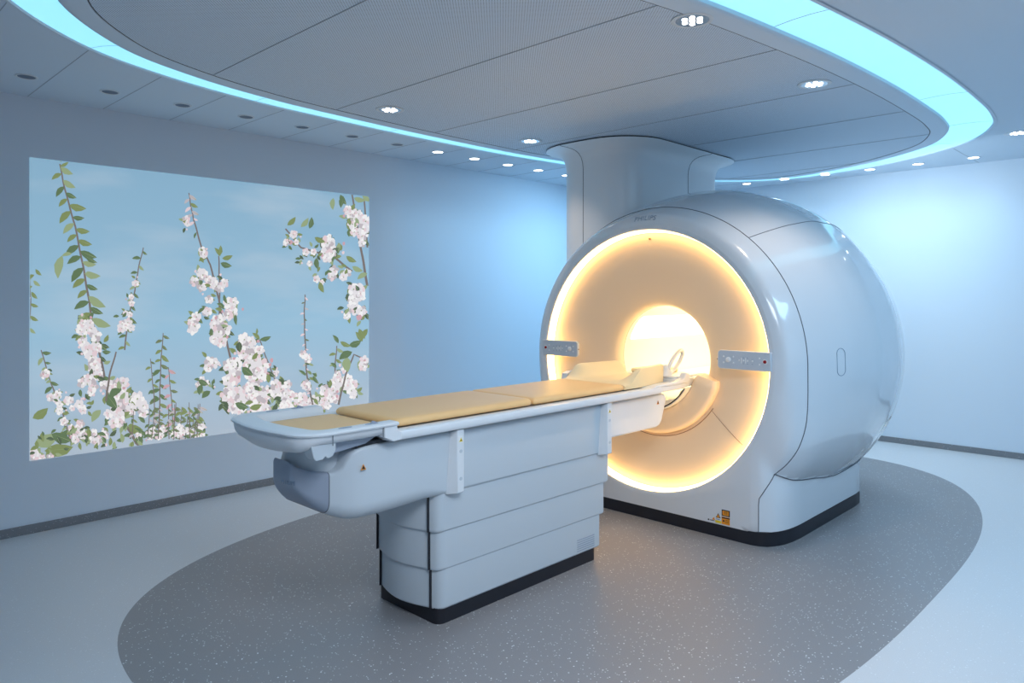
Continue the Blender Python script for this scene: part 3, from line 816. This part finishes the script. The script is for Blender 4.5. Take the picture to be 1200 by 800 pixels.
# ---------------------------------------------------------------- projected blossom picture on the left wall
PX0 = XL+.004
def wallpt(px, py, d=0):
    c_ = (px-600)/850; x_ = .717*c_-.697; y_ = .697*c_+.717; t_ = (XL+.004)/x_
    return (PX0+d, y_*t_, CAM_H-(py-345)/850*t_)
def emat(name, col, k=.40):
    lin = [((c_/255+.055)/1.055)**2.4 for c_ in col]
    return mat(name, tuple(x*.35 for x in lin), .7, emis=tuple(lin), es=k)
def skymat():
    m = mat('projected_sky', (.1, .14, .2), .7); nt = m.node_tree; N = nt.nodes; L = nt.links; b = N['Principled BSDF']
    tc = N.new('ShaderNodeTexCoord'); sx = N.new('ShaderNodeSeparateXYZ'); L.new(tc.outputs['Object'], sx.inputs[0])
    r = N.new('ShaderNodeMapRange'); r.inputs[1].default_value = .44; r.inputs[2].default_value = 2.28
    L.new(sx.outputs[2], r.inputs[0])
    cr = N.new('ShaderNodeValToRGB'); L.new(r.outputs[0], cr.inputs[0])
    cr.color_ramp.elements[0].color = (.40, .47, .54, 1); cr.color_ramp.elements[0].position = 0
    cr.color_ramp.elements[1].color = (.24, .42, .56, 1); cr.color_ramp.elements[1].position = 1
    e = cr.color_ramp.elements.new(.42); e.color = (.30, .50, .64, 1)
    mp = N.new('ShaderNodeMapping'); mp.inputs['Scale'].default_value = (1, .55, 2.2); L.new(tc.outputs['Object'], mp.inputs[0])
    no = N.new('ShaderNodeTexNoise'); no.inputs['Scale'].default_value = 1.7; no.inputs['Detail'].default_value = 6; L.new(mp.outputs[0], no.inputs['Vector'])
    r2 = N.new('ShaderNodeMapRange'); r2.inputs[1].default_value = .48; r2.inputs[2].default_value = .78; r2.inputs[4].default_value = .55; L.new(no.outputs['Fac'], r2.inputs[0])
    mx = N.new('ShaderNodeMix'); mx.data_type = 'RGBA'; L.new(r2.outputs[0], mx.inputs[0]); L.new(cr.outputs[0], mx.inputs[6]); mx.inputs[7].default_value = (.55, .62, .68, 1)
    L.new(mx.outputs[2], b.inputs['Emission Color']); b.inputs['Emission Strength'].default_value = .42
    return m
PM = [skymat(), emat('picture_stem', (122, 112, 108)), emat('picture_stem_green', (112, 124, 92)), emat('picture_leaf_a', (128, 142, 92)), emat('picture_leaf_b', (98, 120, 86)),
      emat('picture_leaf_c', (150, 166, 126)), emat('picture_petal_white', (226, 220, 222)), emat('picture_petal_pink', (226, 202, 206)),
      emat('picture_petal_shade', (190, 180, 184)), emat('picture_bud', (204, 160, 168)), emat('picture_petal_light', (240, 236, 234)), emat('picture_leaf_d', (84, 100, 78))]
pv, pf, pm = [], [], []
layer = [0]
def inb(px, py):
    x, y, z = wallpt(px, py); return 1.115 < y < 3.571 and .44 < z < 2.283
def poly(pts, mi):
    layer[0] += 1
    d = .0006+layer[0]*1.5e-6; n0 = len(pv)
    for px, py in pts:
        x, y, z = wallpt(px, py, d); y = min(3.569, max(1.117, y)); z = min(2.281, max(.442, z)); pv.append((x, y, z))
    pf.append(tuple(range(n0, n0+len(pts)))); pm.append(mi)
def stem(P, w0, w1, mi=1):
    w0 *= .85; w1 *= .85
    k = len(P)
    Q = []
    for i in range(k-1):
        for j in range(5):
            t_ = j/5; a, b = P[i], P[i+1]; Q.append((a[0]+(b[0]-a[0])*t_+math.sin((i*5+j)*1.3)*.25, a[1]+(b[1]-a[1])*t_))
    Q.append(P[-1]); L_, R_ = [], []
    for i, p in enumerate(Q):
        a = Q[max(0, i-1)]; b = Q[min(len(Q)-1, i+1)]; dx, dy = b[0]-a[0], b[1]-a[1]; l = math.hypot(dx, dy) or 1
        w_ = (w0+(w1-w0)*i/(len(Q)-1))/2; L_.append((p[0]-dy/l*w_, p[1]+dx/l*w_)); R_.append((p[0]+dy/l*w_, p[1]-dx/l*w_))
    for i in range(len(Q)-1): poly([L_[i], L_[i+1], R_[i+1], R_[i]], mi)
def leaf(px, py, l, a, mi, wd=.34):
    pts = []
    for s, o in ((0,0),(.2,.7),(.45,1),(.75,.65),(1,0),(.75,-.65),(.45,-1),(.2,-.7)):
        u, v_ = s*l, o*l*wd*.5+math.sin(s*3)*l*.08
        pts.append((px+u*math.cos(a)-v_*math.sin(a), py+u*math.sin(a)+v_*math.cos(a)))
    poly(pts, mi)
    if l > 7:
        poly([(px, py), (px+l*.9*math.cos(a)+.4, py+l*.9*math.sin(a)+l*.05), (px+l*.9*math.cos(a), py+l*.9*math.sin(a)+l*.05+.5)], 5)
def petal(px, py, r, mi):
    n_ = 7; ph = random.random()*6
    poly([(px+r*(1+.22*math.sin(3*a+ph))*math.cos(a)*.85, py+r*(1+.22*math.sin(2*a+ph))*math.sin(a)) for a in [2*PI*i/n_ for i in range(n_)]], mi)
def blossom(px, py, r):
    r *= 1.3
    a0 = random.random()*6
    petal(px, py, r*.8, 8)
    for k in range(5):
        a = a0+2*PI*k/5; petal(px+r*.55*math.cos(a), py+r*.55*math.sin(a), r*.46, random.choice([6,6,6,10,10,7,8]))
    for k in range(3):
        a = random.random()*6; petal(px+r*.3*math.cos(a), py+r*.3*math.sin(a), r*.28, random.choice([10,6,7]))
    petal(px, py, r*.12, 5)
def cluster(px, py, rx, ry, n, r=4.5, leaves=.4):
    leaves += .5
    for k in range(int(n*leaves)):
        a = random.random()*2*PI; q = .5+.6*random.random()
        leaf(px+rx*q*math.cos(a), py+ry*q*math.sin(a), r*1.9, random.random()*6, random.choice([3,4,5,11]), .5)
    for k in range(max(2, int(n*.8))):
        if k % 2: leaf(px+rx*random.uniform(-1, 1), py+ry*random.uniform(-1, 1), r*1.8, random.random()*6, random.choice([3, 4, 11, 5]), .5)
        a = random.random()*2*PI; q = math.sqrt(random.random())
        blossom(px+rx*q*math.cos(a), py+ry*q*math.sin(a), r*(.75+.5*random.random()))
    for k in range(max(1, n//4)):
        a = random.random()*2*PI; petal(px+rx*1.1*math.cos(a), py+ry*1.1*math.sin(a), r*.36, random.choice([9,7,7]))
def leaves_along(P, step, l, mis=(3, 4, 5), off=0):
    step *= .72; l *= 1.2
    side = 1
    for i in range(len(P)-1):
        a, b = P[i], P[i+1]; d = math.hypot(b[0]-a[0], b[1]-a[1]); k = max(1, int(d/step))
        for j in range(k):
            t_ = (j+.5)/k; x, y = a[0]+(b[0]-a[0])*t_, a[1]+(b[1]-a[1])*t_; side = -side
            base = math.atan2(b[1]-a[1], b[0]-a[0])
            leaf(x, y, l*(.7+.6*random.random()), base+side*(.8+.5*random.random()), random.choice(mis), .42)
# sky panel first
pts = [(PX0, 1.115, .44), (PX0, 3.571, .44), (PX0, 3.571, 2.283), (PX0, 1.115, 2.283)]
pv += pts; pf.append((0, 1, 2, 3)); pm.append(0)
pv += [(x-.004, y, z) for x, y, z in pts]; 
for q in ((0,1,5,4),(1,2,6,5),(2,3,7,6),(3,0,4,7),(7,6,5,4)): pf.append(q); pm.append(0)
P1 = [(70,192),(76,222),(88,265),(97,310),(104,350),(108,376)]
stem(P1, 2, 3.2); leaves_along(P1, 9, 16)
leaf(84,297,12,2.9,5,.4); leaf(73,299,28,1.75,5,.38); leaf(100,300,16,.5,4); leaf(101,318,14,.3,5); leaf(70,195,12,-.5,3); leaf(72,190,10,-2.2,3)
stem([(108,376),(118,420),(128,470),(152,505),(165,528)], 3, 4)
P2 = [(168,290),(162,315),(158,340),(150,375),(146,410)]; stem(P2, 1.4, 2.2); leaves_along(P2, 9, 8)
for x, y in ((160,330),(153,352),(150,368)): cluster(x, y, 5, 5, 3, 3, .3)
cluster(147, 380, 8, 10, 7, 4)
cluster(100, 385, 9, 16, 9, 5.2); cluster(108, 405, 14, 14, 12, 5.5); cluster(112, 435, 12, 12, 8, 5, .5); cluster(132, 452, 14, 12, 9, 5.5, .6)
cluster(104, 452, 10, 16, 8, 5); cluster(145, 470, 13, 14, 11, 6, .6); cluster(160, 478, 10, 12, 6, 6); cluster(137, 490, 12, 12, 6, 5.5, .8)
leaf(125,462,20,.9,4,.6); leaf(140,455,16,2.4,4,.6); leaf(118,480,18,2.2,5,.5); leaf(150,500,18,.2,3,.6)
stem([(136,412),(128,440),(124,470)], 2, 3)
P3 = [(34,320),(36,350),(34,395)]; stem(P3, 1.2, 1.6); leaves_along([(42,312),(36,345),(34,395)], 9, 9, (3,5,7))
P4 = [(48,410),(60,450),(72,480),(84,520)]; stem(P4, 1.5, 2.5); leaves_along(P4, 8, 8, (3,4,5)); 
for x, y in ((58,440),(64,462),(72,475),(78,500)): cluster(x, y, 7, 7, 4, 3.6, .3)
leaf(38,490,22,-.6,3,.5); leaf(40,520,30,-.4,5,.55); leaf(52,528,34,-.15,3,.5); leaf(60,508,26,.3,4,.5); leaf(36,538,18,-.9,5,.5); leaf(88,505,30,.3,5,.5)
cluster(52, 532, 14, 6, 6, 4.5); cluster(95, 508, 12, 12, 9, 4.5, .6); cluster(118, 512, 13, 9, 8, 4.5, .7); cluster(80, 470, 8, 10, 4, 4)
cluster(100, 475, 8, 8, 4, 4)
P5 = [(191,390),(188,430),(187,470),(186,512)]; stem(P5, 1.2, 2); leaves_along(P5, 7, 8.5, (3,4,2))
P6 = [(176,420),(180,460),(182,515)]; stem(P6, 1, 1.6); leaves_along(P6, 9, 6, (3,4,2))
P7 = [(197,430),(200,460),(204,512)]; stem(P7, 1, 1.6); leaves_along(P7, 7, 7.5, (3,4,2,9))
for x in range(206, 236, 7): stem([(x,470+random.random()*18),(x-3,515)], 1, 1.5); leaves_along([(x,474),(x-3,512)], 7, 7, (3,4,2,8))
for x in range(165, 240, 9): cluster(x, 512-random.random()*8, 5, 6, 2, 3.3, 1.2)
for k in range(46):
    x = random.uniform(42, 175); y = random.uniform(500, 528)-max(0, (x-90))*.09
    leaf(x, y, random.uniform(6, 12), random.random()*6, random.choice([3, 4, 5, 11, 4]), .45)
for k in range(10):
    x = random.uniform(150, 232); stem([(x, 470+random.random()*25), (x+random.uniform(-3, 3), 514)], .9, 1.4)
    leaves_along([(x, 476), (x, 512)], 8, 5.5, (3, 4, 2, 8))
# middle branch
P8 = [(221,226),(224,245),(228,262),(236,290)]; stem(P8, 1.4, 2.2); leaves_along(P8[:3], 6, 7, (8,7,3)); cluster(219, 262, 4, 6, 3, 3.6, .3); leaf(230,272,8,1.9,4)
P9 = [(256,300),(257,330),(257,370)]; stem(P9, 1.6, 2.2)
stem([(238,292),(246,310),(256,350),(262,385),(270,420)], 2, 3)
leaf(258,300,12,-2.2,3,.4); leaf(260,303,13,-.3,3,.45); leaf(258,308,14,.25,4,.5); leaf(256,300,13,-1.4,3,.4); leaf(243,300,12,2.6,3,.5)
cluster(238,297,6,6,4,4); cluster(233,328,6,12,7,4.8,.3); cluster(254,330,10,8,9,4.6,.3); cluster(241,350,6,6,3,4)
cluster(228,377,5,12,7,4.8,.3); cluster(272,362,11,9,8,4.8,.4); cluster(256,388,10,15,13,5.2,.4); cluster(245,368,7,7,3,4.2,1.5)
leaf(262,345,12,1.2,4); leaf(240,360,12,2.4,4); leaf(276,368,13,1.5,4)
P10 = [(304,398),(312,420),(320,440),(327,462)]; stem(P10, 1.4, 2); leaf(304,398,12,-2.4,3,.4); leaf(304,398,14,-.3,4,.4); leaf(300,392,8,-1.5,3)
petal(318,422,2.5,9); cluster(322,436,4,5,2,3.4)
cluster(290,410,14,15,16,6,.5); cluster(270,430,9,10,8,5.5,.5); cluster(300,430,15,12,14,6,.5); cluster(272,455,10,16,14,6,.5)
cluster(303,458,16,12,14,6,.5); cluster(248,425,9,8,5,4.6,.8); cluster(240,452,10,9,4,4,2); cluster(330,458,12,10,10,5.5,.4); cluster(285,475,24,7,14,6,.5)
cluster(352,468,12,6,8,5,.4); cluster(335,480,25,7,14,6,.4); cluster(380,470,14,6,8,5,.5)
leaf(283,430,16,.6,4,.6); leaf(280,400,13,1.5,11,.6); leaf(275,472,17,.3,4,.5); leaf(292,478,15,-.3,3,.5)
for x, y in ((236,450),(246,458),(232,445)): leaf(x, y, 13, random.random()*3, 4, .55)
# thin upright twig
P11 = [(357,345),(356,370),(357,400),(359,440),(366,474)]; stem(P11, 1.5, 2.4); leaves_along(P11, 7, 4.2, (7,8,2))
cluster(358,418,4,8,4,3.4,.3); cluster(364,448,9,9,6,3.8,.8); leaf(366,440,12,.9,4); leaf(358,440,11,-2.5,4)
# upper right cluster
stem([(334,268),(352,290),(372,296),(392,302),(412,318)], 2, 3)
P12 = [(412,228),(417,260),(424,300),(430,335)]; stem(P12, 2.2, 3.5); stem([(426,232),(430,290)], 2, 2.4)
cluster(388,290,14,12,14,5.4,.6); cluster(412,258,9,16,12,5,.4); cluster(424,270,6,16,10,5,.4); cluster(397,318,12,9,6,4,1.4)
cluster(345,282,7,9,4,3.6,1.6); cluster(362,300,12,10,4,3.6,3); cluster(376,322,8,10,3,3.6,2); petal(340,284,3,9); cluster(336,284,3,4,2,3.6,1)
cluster(416,345,10,12,10,5,.6); cluster(408,365,7,10,6,4.6,.4); cluster(422,370,7,8,3,4.4,2); petal(420,372,4,9)
for x, y, a in ((336,264,-.8),(352,266,-.9),(362,268,-1.4),(368,278,.4),(370,302,1.4),(374,330,1.2),(390,232,1.6),(398,228,1.0),(424,228,.6),(402,230,1.8),(414,232,.2),(420,385,1),(430,385,2),(405,300,.5),(412,312,.4),(430,320,2.6)):
    leaf(x, y, 14, a, random.choice([3,4,5]), .45)
# lower right twigs
P13 = [(394,405),(392,430),(390,470)]; stem(P13, 1.4, 2); leaves_along(P13[:2], 8, 8, (3,5)); cluster(400,445,10,16,11,4.8,.4); cluster(386,460,8,10,8,5,.3); cluster(413,455,6,8,5,4.4,.5)
stem([(430,422),(414,415),(404,440),(396,474)], 1.6, 2.6)
leaf(406,418,18,1.5,5,.6); leaf(412,412,18,2.6,4,.5); leaf(408,405,16,-.4,4,.5); leaf(424,400,14,-2.2,3,.5); leaf(425,420,15,1.9,5,.5); leaf(396,402,12,-2.2,4,.4); leaf(398,400,14,.4,3,.4)
cluster(425,428,5,6,3,4)
pic = mk('wall_picture', pv, pf, PM, None, smooth=0, fm=pm)
# recalculated normals may flip the thin layers: turn every layer to face the room
bm = bmesh.new(); bm.from_mesh(pic.data); bm.faces.ensure_lookup_table()
for f in list(bm.faces)[6:]:
    if f.normal.x < 0: f.normal_flip()
bm.to_mesh(pic.data); bm.free()
tag(pic, 'wide picture of apple blossom branches against blue sky projected on the left wall', 'picture')
